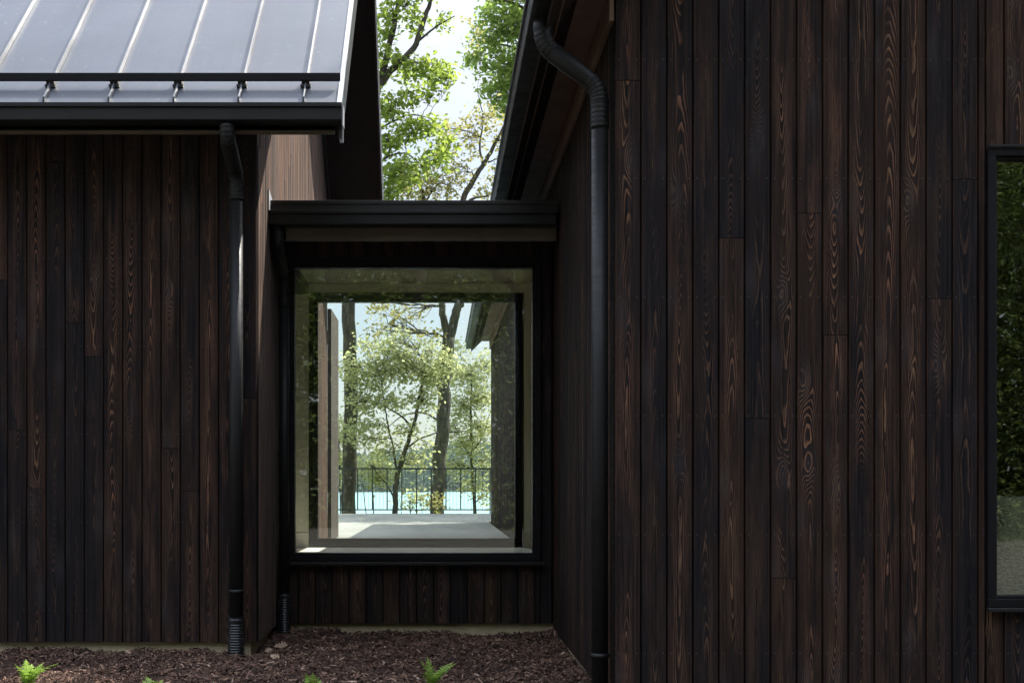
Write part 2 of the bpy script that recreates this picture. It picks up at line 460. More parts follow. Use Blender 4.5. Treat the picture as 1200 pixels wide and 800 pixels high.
# fascia, boxed eave
mb=MB(); mb.box(XFAR+.1,-.70,8.08,8.105,3.506,3.70); mb.box(XFAR+.1,-.705,8.106,YL-.003,3.635,3.655)
mb.build('fascia',[M['fascia']],LH,rt,bevel=.003)
mb=MB()
mb.prism([(8.077,3.560),(7.955,3.560),(7.95,3.565),(7.95,3.640),(7.936,3.646),(7.936,3.672),(7.956,3.672),(7.956,3.585),(8.05,3.585),(8.05,3.665),(8.077,3.665)],'x',XFAR,-.642)
mb.box(-.642,-.640,7.937,8.08,3.561,3.67)
mb.build('gutter',[M['gutter']],LH,rt,bevel=.002)
mb=MB(); mb.box(-.664,-.640,8.082,8.10,3.45,3.60); mb.box(-.6395,-.632,7.96,8.06,3.53,3.66)
mb.build('gutter_end_cap',[M['edge']],LH,rt)
# snow rail with clamps on the seams
mb=MB(); c=(8.10,3.885)
q=math.sqrt(.5)
def rot(a,b): return (c[0]+q*(a-b), c[1]+q*(a+b))   # a along slope, b normal
mb.box(XFAR,-.662,c[0]-.014,c[0]+.014,c[1]-.020,c[1]+.030)
sr=mb.build('snow_rail',[M['frame']],LH,rt,bevel=.002)
for k in range(12):
    x=-.894-.4265*k; b=MB()
    b.prism([rot(-.03,-.060),rot(.045,-.060),rot(.03,-.0085),rot(-.02,-.0085)],'x',x-.026,x+.026)
    b.box(x-.034,x+.034,c[0]-.004,c[0]+.03,c[1]-.06,c[1]-.042)
    b.build('rail_clamp',[M['trim']],sr,rt)
downpipe(LH,rt,[(-1.402,8.01,3.545),(-1.402,8.01,3.455),(-1.402,8.37,3.31),(-1.402,8.37,3.20)],.15,.047,boot=(-.03,.262,.061),straps=(.44,))

# ================================================================== LINK
rt=(0.,YK,0.)
LK=thing('link_passage',rt,'low flat-roofed timber passage with one big square window between the two houses','passage')
gx0,gx1,gz0,gz1=-1.145,.734,.633,2.883
fx0,fx1,fz0,fz1=-1.208,.798,.572,2.946
plank_wall('front_wall',(XL+.005,YK),(1,0),(0,-1),XR-XL-.01,.080,3.10,LK,rt,seed=21,holes=[(fx0-XL-.005,fx1-XL-.005,fz0,fz1)],u_start=.018-.0)
mb=MB(); mb.box(XL-.04,XR+.04,YK+.05,YK+.25,-.3,.077); mb.build('foundation',[M['found']],LK,rt)
mb=MB(); mb.box(XL+.115,XR-.024,9.118,9.143,3.003,3.20); mb.build('fascia',[M['fascia']],LK,rt,bevel=.003)
mb=MB(); mb.box(XL+.004,XR-.03,9.1435,YK-.003,3.105,3.12); mb.build('soffit',[M['soffit']],LK,rt)
mb=MB(); mb.prism([(9.115,3.10),(8.995,3.10),(8.99,3.105),(8.99,3.175),(8.976,3.18),(8.976,3.203),(8.996,3.203),(8.996,3.125),(9.09,3.125),(9.09,3.20),(9.115,3.20)],'x',XL+.003,.862)
mb.build('gutter',[M['gutter']],LK,rt,bevel=.002)
mb=MB(); mb.box(XL+.001,XR-.02,9.05,12.0,3.205,3.262); mb.box(XL+.002,XR-.022,9.045,9.16,3.2625,3.292)
mb.build('roof',[M['trim']],LK,rt,bevel=.003)
mb=MB(); mb.prism([(8.97,3.203),(8.97,3.36),(9.25,3.295),(9.25,3.203)],'x',XL+.002,XL+.010)
mb.build('kick_out_flashing',[M['edge']],LK,rt)
# window
mb=MB(); frame_mb(mb,fx0,fx1,fz0,fz1,.045,YK-.035,YK+.10)
frame_mb(mb,fx0+.0451,fx1-.0451,fz0+.0451,fz1-.0451,.018,YK-.012,YK+.08)
win=mb.build('window',[M['frame']],LK,rt,bevel=.003)
mb=MB(); mb.box(fx0-.02,fx1+.02,YK-.0355,YK-.02,fz1+.002,fz1+.016); mb.build('head_flashing',[M['gutter']],win,rt)
mb=MB(); mb.box(fx0-.03,fx1+.03,YK-.07,YK-.0355,fz0-.030,fz0-.003)
mb.build('sill',[M['gutter']],win,rt,bevel=.004)
mb=MB(); b=mb.pts([(gx0-.004,YK+.03,gz0-.004),(gx1+.004,YK+.03,gz0-.004),(gx1+.004,YK+.03,gz1+.004),(gx0-.004,YK+.03,gz1+.004)]); mb.face([b,b+1,b+2,b+3])
mb.build('pane',[M['glass']],win,rt)
# interior shell
RW=11.75
bx0,bx1,bz0,bz1=-1.264,.818,.572,3.03
mb=MB()
mb.box(-3.0,bx0,RW,RW+.12,.5,3.22); mb.box(bx1,XR-.02,RW,RW+.12,.5,3.22); mb.box(bx0,bx1,RW,RW+.12,bz1,3.22); mb.box(bx0,bx1,RW,RW+.12,.3,bz0-.002)
mb.box(-3.1,-3.0,9.0,RW,.5,3.22); mb.box(-3.0,XL-.16,9.0,9.1,.5,3.22)
mb.box(XR-.022,XR-.02+.001,YK+.15,RW-.001,.57,3.12)
mb.build('interior_wall',[M['plaster']],LK,rt)
mb=MB(); mb.box(-3.0,XR-.03,9.1001,RW-.001,3.12,3.17); mb.build('ceiling',[M['ceil']],LK,rt)
mb=MB(); mb.box(-3.0,XR-.03,YK+.145,RW-.001,.45,.57); mb.build('floor',[M['floorin']],LK,rt)
mb=MB(); mb.box(-2.99,bx0-.002,RW-.016,RW-.0012,.571,.716); mb.build('skirting_board',[M['skirting']],LK,rt,bevel=.003)
mb=MB(); mb.box(bx1+.002,XR-.024,RW-.016,RW-.0012,.571,.716)
mb.build('skirting_board',[M['skirting']],LK,rt,bevel=.003)
mb=MB(); frame_mb(mb,bx0,bx1,bz0,bz1,.05,RW-.02,RW+.13)
frame_mb(mb,bx0+.0501,bx1-.0501,bz0+.0501,bz1-.0501,.034,RW+.01,RW+.09)
rw=mb.build('rear_window',[M['frame']],LK,rt,bevel=.003)
mb=MB(); x0,x1,z0,z1=bx0+.08,bx1-.08,bz0+.08,bz1-.08
b=mb.pts([(x0,RW+.05,z0),(x1,RW+.05,z0),(x1,RW+.05,z1),(x0,RW+.05,z1)]); mb.face([b,b+1,b+2,b+3]); mb.build('pane',[M['rglass']],rw,rt)
downpipe(LK,rt,[(XL+.062,9.06,3.11),(XL+.062,9.06,2.95),(XL+.062,9.44,2.79),(XL+.062,9.44,2.62)],.2,.040,boot=(-.02,.335,.054))

# ================================================================== RIGHT HOUSE
rt=(4.5,YR,0.)
RH=thing('timber_house',rt,'tall charred-timber house at right whose dark boards fill the near half of the view','house')
RBK=21.3; WL=7.2; RX=XR+WL/2
def r_under(x): return 2.98+(x if x<RX else 2*RX-x)
wx0,wx1,wz0,wz1=2.808,4.45,.545,2.895
plank_wall('front_wall',(XR,YR),(1,0),(0,-1),WL,.024,lambda u:r_under(XR+u)+.05,RH,rt,seed=33,holes=[(wx0-XR,wx1-XR,wz0,wz1)])
plank_wall('side_wall',(XR,YR),(0,1),(-1,0),RBK-YR,.024,3.86,RH,rt,seed=36,u_start=.02)
mb=MB(); mb.box(XR+.03,XR+WL-.05,YR+.05,YR+.25,-.3,.02); mb.box(XR+.012,XR+.25,YR+.251,RBK,-.3,.02)
mb.build('foundation',[M['found']],RH,rt)
mb=MB(); mb.box(XR+WL-.1,XR+WL,YR+.15,RBK,.02,3.86)
mb.prism([(XR+.15,.02),(XR+WL-.101,.02),(XR+WL-.101,3.8),(RX,r_under(RX)-.02),(XR+.15,3.8)],'y',RBK-.12,RBK)
mb.build('rear_wall',[M['backing']],RH,rt)
GX0=.47
mb=MB()
e=.56
t2=.26
mb.prism([(e,2.98+e),(e,2.98+e+t2),(RX,2.98+RX+t2),(2*RX-e,2.98+e+t2),(2*RX-e,2.98+e),(RX,2.98+RX)],'y',YR-.36,RBK+.25)
mb.build('soffit',[M['soffit']],RH,rt)
mb=MB()
e2=.50
mb.prism([(e2,2.98+e2+t2+.003),(e2,2.98+e2+t2+.035),(RX,2.98+RX+t2+.035),(2*RX-e2,2.98+e2+t2+.035),(2*RX-e2,2.98+e2+t2+.003),(RX,2.98+RX+t2+.003)],'y',YR-.38,RBK+.28)
mb.build('roof',[M['roof']],RH,rt)
mb=MB(); mb.box(XR-.028,XR-.003,YR+.01,RBK,3.557,3.85); mb.build('frieze_board',[M['brownboard']],RH,rt,bevel=.003)
mb=MB(); mb.box(.606,.63,YR-.36,RBK+.2,3.60,3.80); mb.box(.64,XR-.03,YR+.02,RBK,3.70,3.712); mb.build('fascia',[M['brownboard']],RH,rt,bevel=.003)
mb=MB(); g=GX0
mb.prism([(.605,3.60),(g+.005,3.60),(g,3.605),(g,3.715),(g-.014,3.72),(g-.014,3.75),(g+.006,3.75),(g+.006,3.625),(.585,3.625),(.585,3.74),(.605,3.74)],'y',YR-.36,RBK+.3)
mb.build('gutter',[M['gutter']],RH,rt,bevel=.002)
px=XR-.064; py=YR+.11
downpipe(RH,rt,[(.540,py,3.62),(.540,py,3.47),(px,py,3.245),(px,py,3.10)],-.02,.044,boot=None,straps=(.28,.12),wall_dir=(1,0))
# front window
mb=MB(); frame_mb(mb,wx0,wx1,wz0,wz1,.042,YR-.03,YR+.10); frame_mb(mb,wx0+.0421,wx1-.0421,wz0+.0421,wz1-.0421,.014,YR-.008,YR+.08)
win=mb.build('window',[M['frame']],RH,rt,bevel=.003)
mb=MB(); mb.box(wx0-.004,wx1+.004,YR-.045,YR-.0305,wz1+.002,wz1+.012); mb.build('head_flashing',[M['gutter']],win,rt)
mb=MB(); mb.box(wx0-.012,wx1+.012,YR-.06,YR-.0305,wz0-.022,wz0-.002)
mb.build('sill',[M['gutter']],win,rt,bevel=.003)
mb=MB(); b=mb.pts([(wx0+.05,YR+.02,wz0+.05),(wx1-.05,YR+.02,wz0+.05),(wx1-.05,YR+.02,wz1-.05),(wx0+.05,YR+.02,wz1-.05)]); mb.face([b,b+1,b+2,b+3])
mb.build('pane',[M['glass']],win,rt)
# room behind the front window
mb=MB()
mb.box(1.2,6.0,YR+.15,10.4,.18,.25); 
mb.build('floor',[M['soffit']],RH,rt)
mb=MB(); mb.box(1.2,6.0,10.4,10.5,.25,3.3); mb.box(1.1,1.2,YR+.15,10.5,.25,3.3); mb.box(6.0,6.1,YR+.15,10.5,.25,3.3); mb.box(1.1,6.1,YR+.15,10.5,3.3,3.4)
mb.build('interior_wall',[M['backing']],RH,rt)

# ------------------------------------------------------------------ sofa behind the right window
s=NT('woven_boucle'); o_=s.obj(); v_=s.n('ShaderNodeTexVoronoi'); s.set(v_.inputs['Vector'],s.scale(o_,(1,1,1.6))); v_.inputs['Scale'].default_value=55.
n_=s.noise(o_,18.,4.,.7); h_=s.math('ADD',s.math('MULTIPLY',v_.outputs['Distance'],-1.),s.math('MULTIPLY',n_,.8))
s.bsdf(s.mix(s.smooth(h_,-.5,.4),(.62,.63,.50),(.82,.83,.70)),.95,0.,.1,s.bump(h_,.9,.02)); M['boucle']=s.mat
sr_=(3.95,6.85,.25)
SO=thing('sofa',sr_,'pale nubbly fabric sofa with its back against the glass of the right-hand house window','sofa')
def cushion(name,x0,x1,y0,y1,z0,z1,puff,seed):
    rr=np.random.default_rng(seed); nx,nz=28,16; mbq=MB()
    for side in (0,1):
        base=len(mbq.v)
        for j in range(nz+1):
            for i in range(nx+1):
                a,b=i/nx,j/nz
                ed=min(1,(min(a,1-a)*8))**.5*min(1,(min(b,1-b)*5))**.5
                y=(y0+puff*(1-ed)) if side==0 else (y1-puff*(1-ed))
                sag=-.022*math.sin(math.pi*min(1,a*2.2))*b + .014*math.sin(a*23+seed)*b*(1 if b>.9 else .3)
                mbq.v.append((x0+(x1-x0)*a, y+.006*math.sin(a*31+b*17), z0+(z1-z0)*b+sag))
        for j in range(nz):
            for i in range(nx):
                q=base+j*(nx+1)+i; ids=(q,q+1,q+nx+2,q+nx+1)
                mbq.face(ids if side==0 else ids[::-1],0,True)
    N=(nx+1)*(nz+1)
    def strip(idx):
        for a,b in zip(idx[:-1],idx[1:]): mbq.face((a,a+N,b+N,b),0,True)
    strip([nz*(nx+1)+i for i in range(nx+1)][::-1]); strip([i for i in range(nx+1)])
    strip([j*(nx+1) for j in range(nz+1)][::-1]); strip([j*(nx+1)+nx for j in range(nz+1)])
    return mbq.build(name,[M['boucle']],SO,sr_)
cushion('backrest',3.055,5.3,6.62,6.84,.42,1.125,.06,4)
cushion('seat',3.25,5.1,6.84,7.55,.42,.66,.05,5)
for xa in (3.06,5.1): 
    mb=MB(); mb.box(xa,xa+.19,6.845,7.55,.40,.85); mb.build('armrest',[M['boucle']],SO,sr_,bevel=.05)
for xa in (3.12,5.2):
    for ya in (6.72,7.45):
        mb=MB(); mb.tube([(xa,ya,.42),(xa,ya,.25)],[.025,.016],10); mb.build('leg',[M['soffit']],SO,sr_)

# ================================================================== GROUND, TERRACE, WATER
def mulchmat():
    s=NT('bark_mulch_soil'); o=s.obj(); n=s.noise(o,38.,5.,.7); m=s.noise(o,9.,3.,.6)
    c=s.mix(s.smooth(n,.35,.68),(.022,.014,.011),(.085,.050,.040)); c=s.mix(s.smooth(m,.5,.8,0,.35),c,(.03,.02,.017))
    s.bsdf(c,.9,0.,.2,s.bump(n,.9,.02)); return s.mat
M['mulch']=mulchmat()
def chipmat():
    s=NT('bark_chip'); g=s.n('ShaderNodeNewGeometry'); r=g.outputs['Random Per Island']
    rp=s.n('ShaderNodeValToRGB'); s.set(rp.inputs[0],r); el=rp.color_ramp.elements
    el[0].position=0; el[0].color=(.034,.021,.015,1); el[1].position=1; el[1].color=(.42,.30,.23,1)
    for p,c in ((.45,(.098,.057,.040,1)),(.80,(.170,.098,.070,1)),(.95,(.27,.17,.12,1))):
        e=el.new(p); e.color=c
    n=s.noise(s.scale(s.obj(),(40,40,40)),1.,3.,.6)
    s.bsdf(s.mix(s.smooth(n,.3,.7,0.,.4),rp.outputs[0],(.015,.010,.009)),.85,0.,.2,s.bump(n,.4,.004)); return s.mat
M['chip']=chipmat()
def hgt(x,y):
    return .018*np.sin(x*2.3+1.1)*np.sin(y*3.1)+.014*np.sin(x*6.1+y*2.2)+.010*np.sin(x*13.7-y*9.1)+.006*np.sin(x*29+y*23)
nx,ny=260,110
xs=np.linspace(-8.0,9.0,nx); ys=np.linspace(3.2,9.66,ny); X,Y=np.meshgrid(xs,ys)
Z=hgt(X,Y)+rng.normal(0,.004,X.shape)
V=np.stack([X,Y,Z],-1).reshape(-1,3); ii=np.arange(nx*ny).reshape(ny,nx)
Q=np.stack([ii[:-1,:-1],ii[:-1,1:],ii[1:,1:],ii[1:,:-1]],-1).reshape(-1,4)
tag(np_mesh('mulch_bed',V,Q,M['mulch'],smooth=True),kind='structure')
# loose bark chips
def chips(n,x0,x1,y0,y1,smin,smax,zoff):
    c=np.stack([rng.uniform(x0,x1,n),rng.uniform(y0,y1,n)],-1)
    z=hgt(c[:,0],c[:,1])+rng.uniform(0,zoff,n)
    L=rng.uniform(smin,smax,n)*rng.choice([.6,1,1.5],n,p=[.5,.4,.1]); Wd=L*rng.uniform(.16,.42,n); T=rng.uniform(.003,.008,n)
    yaw=rng.uniform(0,2*np.pi,n); pit=rng.normal(0,.38,n); rol=rng.normal(0,.5,n)
    ca,sa=np.cos(yaw),np.sin(yaw); cp,sp=np.cos(pit),np.sin(pit)
    ex=np.stack([ca*cp,sa*cp,sp],-1); ey0=np.stack([-sa,ca,0*sa],-1); ez0=np.cross(ex,ey0)
    ey=ey0*np.cos(rol)[:,None]+ez0*np.sin(rol)[:,None]; ez=np.cross(ex,ey)
    ctr=np.concatenate([c,z[:,None]],-1)
    corners=[(-1,-.6,-1),(1,-1,-1),(.8,1,-1),(-.9,.7,-1),(-1.05,-.4,1),(.9,-.8,1),(.95,.6,1),(-.7,.8,1)]
    vs=[]
    for a,b,d in corners:
        j=rng.uniform(.75,1.2,(n,1))
        vs.append(ctr+ex*(a*L/2)[:,None]*j+ey*(b*Wd/2)[:,None]*j+ez*(d*T/2)[:,None])
    V=np.stack(vs,1).reshape(-1,3)
    q=np.array([(3,2,1,0),(4,5,6,7),(0,1,5,4),(1,2,6,5),(2,3,7,6),(3,0,4,7)])
    Fq=(np.arange(n)[:,None,None]*8+q[None]).reshape(-1,4)
    return V,Fq
V1,F1=chips(36000,-4.2,1.05,6.6,9.62,.014,.046,.022)
V2,F2=chips(5000,-7.5,8.5,3.3,8.3,.03,.07,.02)
msk=~((V2[:,0]>.85)&(V2[:,1]>6.2)); ok=msk.reshape(-1,8).all(1); F2=F2.reshape(-1,6,4)[ok].reshape(-1,4)
vk=(V1[:,0]<-1.30)&(V1[:,1]>8.5); ok=~vk.reshape(-1,8).any(1); F1=F1.reshape(-1,6,4)[ok].reshape(-1,4)
vk=((V1[:,0]>.905)&(V1[:,1]>6.3)).reshape(-1,8).any(1)
Vc=np.concatenate([V1,V2]); Fc=np.concatenate([F1,F2+len(V1)])
used=np.unique(Fc); remap=-np.ones(len(Vc),int); remap[used]=np.arange(len(used))
tag(np_mesh('mulch',Vc[used],remap[Fc],M['chip']),'dark brown shredded bark mulch covering the planting bed',None,None,'stuff')

def grassmat():
    s=NT('lawn'); o=s.obj(); n=s.noise(o,.35,5.,.65); f=s.noise(o,60.,3.,.7)
    c=s.mix(s.smooth(n,.3,.7),(.075,.10,.030),(.14,.15,.06)); c=s.mix(s.smooth(f,.4,.7,0,.5),c,(.04,.06,.018))
    s.bsdf(c,.9,0.,.2,s.bump(f,.6,.03)); return s.mat
M['lawn']=grassmat()
# terrain: flat by the houses, dropping to the lake behind
gx=np.concatenate([np.linspace(-900,-60,15),np.linspace(-50,50,41),np.linspace(60,900,15)])
gy=np.concatenate([np.linspace(-400,-40,10),np.linspace(-30,70,51),np.linspace(80,140,7)])
X,Y=np.meshgrid(gx,gy)
Z=np.where(Y<27.5,-.06,-.06-np.clip((Y-27.5)/36,0,1.3)**.9*5.6)+np.where(Y>27.5,.12*np.sin(X*.7)*np.sin(Y*.5),0)
V=np.stack([X,Y,Z],-1).reshape(-1,3); a,b=len(gy),len(gx); ii=np.arange(a*b).reshape(a,b)
Q=np.stack([ii[:-1,:-1],ii[:-1,1:],ii[1:,1:],ii[1:,:-1]],-1).reshape(-1,4)
tag(np_mesh('ground',V,Q,M['lawn'],smooth=True),kind='structure')
M['gravel']=concrete('worn_asphalt',(.046,.041,.035),(.07,.064,.055),5.)
mb=MB(); b=mb.pts([(-40,-15.6,-.045),(40,-15.6,-.045),(40,3.1,-.045),(-40,3.1,-.045)]); mb.face([b,b+1,b+2,b+3])
tag(mb.build('drive',[M['gravel']]),kind='structure')
mb=MB(); DZ=.524
mb.box(XL+.002,XR-.035,11.885,13.80,.0,DZ); mb.box(-9.,XR-.035,13.8001,21.6,.0,DZ); mb.box(-9.,6.,21.6001,28.05,.0,DZ)
tag(mb.build('terrace',[M['deck']],None,(0,20,0)),kind='structure')
s=NT('lake_water'); o=s.obj(); n=s.noise(s.scale(o,(.35,.9,1)),.5,4.,.6)
s.bsdf((.18,.33,.34),.30,0.,.5,s.bump(n,.25,.3)); M['water']=s.mat
mb=MB(); b=mb.pts([(-3000,58,-4.85),(3000,58,-4.85),(3000,2600,-4.85),(-3000,2600,-4.85)]); mb.face([b,b+1,b+2,b+3])
tag(mb.build('water',[M['water']]),kind='structure')
# far shore
s=NT('wooded_slope'); s.bsdf(s.mix(s.noise(s.obj(),.02,4.,.6),(.025,.045,.025),(.045,.070,.035)),.95,0.,.1); M['hill']=s.mat
xs=np.linspace(-2200,2200,181); ts=np.linspace(0,1,16); X,Tt=np.meshgrid(xs,ts)
ridge=36+9*np.sin(X*.004+.6)+6*np.sin(X*.011)+3*np.sin(X*.03)
Y=1190+Tt*700+60*np.sin(X*.006); Z=-5.2+ridge*np.sin(np.clip(Tt*2.2,0,1)*np.pi/2)
V=np.stack([X,Y,Z],-1).reshape(-1,3); ii=np.arange(X.size).reshape(X.shape)
Q=np.stack([ii[:-1,:-1],ii[:-1,1:],ii[1:,1:],ii[1:,:-1]],-1).reshape(-1,4)
tag(np_mesh('hills',V,Q,M['hill'],smooth=True),kind='structure')
M['farleaf']=leaf_mat('far_foliage',(.026,.058,.034),(.055,.100,.050),.25)
def leaves(C,size,n_each,spread,flat=.6,seed=0):
    """diamond leaves around cluster centres C (k,3); returns verts, quads"""
    r=np.random.default_rng(seed); k=len(C); N=k*n_each
    c=np.repeat(C,n_each,0)+r.normal(0,1,(N,3))*np.array(spread)
    s=size*r.uniform(.6,1.35,(N,1))
    nrm=r.normal(0,1,(N,3)); nrm[:,2]=np.abs(nrm[:,2])+flat; nrm/=np.linalg.norm(nrm,axis=1,keepdims=True)
    t=r.normal(0,1,(N,3)); t-=nrm*(t*nrm).sum(1,keepdims=True); t/=np.linalg.norm(t,axis=1,keepdims=True)
    b=np.cross(nrm,t)
    p0=c-t*s*.5; p2=c+t*s*.5-nrm*s*.10; w=.30
    p1=c+b*s*w+t*s*.06+nrm*s*.08; p3=c-b*s*w+t*s*.06+nrm*s*.08
    V=np.stack([p0,p1,p2,p3],1).reshape(-1,3); Q=np.arange(N*4).reshape(-1,4); return V,Q
r_=np.random.default_rng(2)
n=5200; xx=r_.uniform(-420,420,n); tt=r_.uniform(0,.5,n)
yy=1190+tt*700+60*np.sin(xx*.006)-4; zz=-5.2+(36+9*np.sin(xx*.004+.6)+6*np.sin(xx*.011)+3*np.sin(xx*.03))*np.sin(np.clip(tt*2.2,0,1)*np.pi/2)
Cc=np.stack([xx,yy,zz+r_.uniform(1,9,n)],-1)
V,Q=leaves(Cc,5.5,14,(3.2,3.,3.4),.3,5)
tag(np_mesh('forest',V,Q,M['farleaf']),'blue-green wooded shore across the lake',None,None,'stuff')

# ------------------------------------------------------------------ railing
rt=(0,27.8,DZ)
RL=thing('railing',rt,'thin dark metal railing along the far edge of the terrace above the lake','railing')
mb=MB(); mb.box(-9.,6.,27.775,27.825,1.540,1.576); mb.build('top_rail',[M['rail']],RL,rt)
mb=MB(); mb.box(-9.,6.,27.785,27.815,.605,.632); mb.build('bottom_rail',[M['rail']],RL,rt)
for k in range(45):
    x=-8.95+.337*k; mb=MB(); mb.box(x-.014,x+.014,27.787,27.813,DZ if k%5==0 else .633,1.539); mb.build('baluster',[M['rail']],RL,rt)
mb=MB()
for k in range(178):
    x=-8.95+.0842*k
    if k%4: mb.box(x-.003,x+.003,27.797,27.803,.633,1.539)
mb.build('wire_infill',[M['rail']],RL,rt)
# ------------------------------------------------------------------ timber screen at the house corner on the terrace
rt=(XL,14.8,DZ)
TS=thing('timber_screen',rt,'narrow weathered grey timber fin standing at the terrace corner behind the left house','screen')
mb=MB()
for k in range(4): mb.box(XL-.05,XL-.004,14.30+.26*k,14.30+.26*k+.235,DZ,3.25)
mb.build('boards',[M['weather']],TS,rt,bevel=.004)
mb=MB(); mb.box(XL-.10,XL-.051,14.30,15.315,DZ+.15,DZ+.24); mb.build('crossbar',[M['weather']],TS,rt)
mb=MB(); mb.box(XL-.10,XL-.051,14.30,15.315,2.9,3.0); mb.build('crossbar',[M['weather']],TS,rt)

# ================================================================== TREES
def polyline(pts, n=6, wig=.0, seed=0):
    """Catmull-Rom through pts"""
    r=random.Random(seed); pts=[Vector(p) for p in pts]; out=[]
    ext=[pts[0]*2-pts[1]]+pts+[pts[-1]*2-pts[-2]]
    for i in range(1,len(ext)-2):
        p0,p1,p2,p3=ext[i-1:i+3]
        for k in range(n):
            t=k/n
            q=.5*((2*p1)+(p2-p0)*t+(2*p0-5*p1+4*p2-p3)*t*t+(3*p1-p0-3*p2+p3)*t**3)
            if out and wig: q=q+Vector((r.gauss(0,wig),r.gauss(0,wig),r.gauss(0,wig)))
            out.append(q)
    out.append(pts[-1]); return out

def tree(name,label,cat,base,limbs,blobs,leafmat,barkmat,leaf=.13,group=None,seed=1,nleaf=11,spread=.16,flat=.6):
    """limbs: (points, r0, r1) in world coords; blobs: (centre, radii, clusters)"""
    r=random.Random(seed); root=base
    T=thing(name,base,label,cat,group)
    tk=MB(); allp=[]
    for i,(pts,r0,r1) in enumerate(limbs):
        pl=polyline(pts,6,r0*.10,seed+i); n=len(pl)
        rad=[r0+(r1-r0)*(k/(n-1))**.9 for k in range(n)]
        if i==0:
            rad[0]*=1.35; rad[1]*=1.12
        tk.tube(pl,rad,10 if r0>.05 else 6)
        allp+= [(p,rr) for p,rr in zip(pl[n//4:],rad[n//4:])]
    tk.build('trunk',[barkmat],T,root)
    br=MB(); C=[]
    for (c,rd,k) in blobs:
        c=Vector(c); rd=Vector(rd)
        q,rr=min(allp,key=lambda a:(a[0]-c).length+max(0,(a[0].z-c.z))*.8)
        # main bough to the clump
        mid=(q+c)/2+Vector((r.gauss(0,.12),r.gauss(0,.12),r.uniform(.0,.25)))*(c-q).length*.5
        R0=min(rr*.6,.018+.010*(c-q).length)
        bl=polyline([q,mid,c],5,.02,r.randint(0,9999)); m=len(bl)
        br.tube(bl,[R0*(1-.7*j/(m-1)) for j in range(m)],6)
        for _ in range(k):
            while True:
                u=Vector((r.uniform(-1,1),r.uniform(-1,1),r.uniform(-1,1)))
                if .02<u.length<1: break
            u=u*(u.length**-.25)
            p=c+Vector((u.x*rd.x,u.y*rd.y,u.z*rd.z)); C.append(p)
            if r.random()<.8:
                s0=bl[r.randint(m//3,m-1)]
                mp=(s0+p)/2+Vector((r.gauss(0,.06),r.gauss(0,.06),r.gauss(.04,.06)))
                br.tube([s0,mp,p],[R0*.30+.003,R0*.2+.002,.002],4,cap=False)
    br.build('branches',[barkmat],T,root)
    V,Q=leaves(np.array([tuple(p) for p in C]),leaf,nleaf,(spread,spread,spread*.8),flat,seed)
    np_mesh('crown',V,Q,[leafmat],T,root)
    return T
M['leafA']=leaf_mat('bright_maple_leaf',(.10,.165,.025),(.24,.31,.06),.55,(.42,.52,.09))
M['leafB']=leaf_mat('yellow_oak_leaf',(.15,.155,.045),(.30,.27,.09),.5,(.42,.40,.14))
M['leafC']=leaf_mat('deep_green_leaf',(.10,.165,.034),(.22,.29,.07),.6,(.42,.54,.11))
M['leafD']=leaf_mat('pale_green_leaf',(.24,.275,.12),(.46,.48,.24),.6,(.68,.70,.36))
def B(px,py,d,rx,ry,rz,k):  # clump by direction and distance, radii in metres
    return (P(px,py,d),(rx,ry,rz),k)
# A: big tree whose trunk shows at the left of the window and whose limbs rise above the passage roof
d=31.
tree('oak_tree','tall oak with a straight dark trunk just right of the weathered timber fin','tree',P(409,680,d),
 [([P(409,690,d),P(409,600,d),P(411,480,d),P(410,355,d),P(414,250,d),P(428,150,d),P(441,104,d)],.20,.15),
  ([P(440,106,d),P(462,78,d),P(485,57,d),P(496,25,d),P(505,0,d),P(516,-40,d),P(520,-110,d)],.10,.03),
  ([P(439,108,d),P(450,80,d),P(461,30,d),P(466,0,d),P(462,-60,d),P(455,-140,d)],.10,.03),
  ([P(488,50,d),P(512,31,d),P(533,19,d)],.035,.012),
  ([P(414,250,d),P(395,190,d),P(370,90,d),P(350,-40,d)],.11,.03),
  ([P(428,160,d),P(450,148,d-.4),P(480,135,d-.8),P(510,140,d-1)],.035,.012),
  ([P(418,230,d),P(446,190,d-.6),P(475,180,d-1),P(500,200,d-1.2)],.04,.012)],
 [B(455,22,d,.28,.7,.45,26),B(478,8,d,.25,.6,.35,14),B(452,70,d,.25,.6,.35,18),B(478,80,d,.35,.6,.28,22),B(505,82,d,.35,.6,.22,20),B(525,88,d-.3,.22,.5,.2,10),
  B(458,128,d-.4,.3,.6,.28,22),B(484,112,d-.6,.3,.5,.18,12),B(510,105,d-.6,.25,.5,.15,8),B(455,165,d-.8,.28,.6,.26,22),B(482,152,d-.9,.3,.6,.22,22),B(508,150,d-1,.2,.5,.18,9),B(470,203,d-1,.45,.7,.32,36),B(505,190,d-1.2,.4,.6,.22,20),B(452,225,d-1,.3,.6,.35,30),B(520,168,d-1.2,.25,.5,.22,10),
  B(488,30,d,.2,.5,.15,6),B(517,24,d,.18,.4,.12,5),B(500,-40,d,.9,1.2,.7,50),B(455,-90,d,1.1,1.3,.9,60),B(390,120,d,1.4,1.6,1.2,90),B(350,0,d,1.6,1.8,1.2,90),B(330,150,d,1.4,1.6,1.2,70)],
 M['leafA'],M['bark'],leaf=.165,seed=3,nleaf=11,spread=.14)
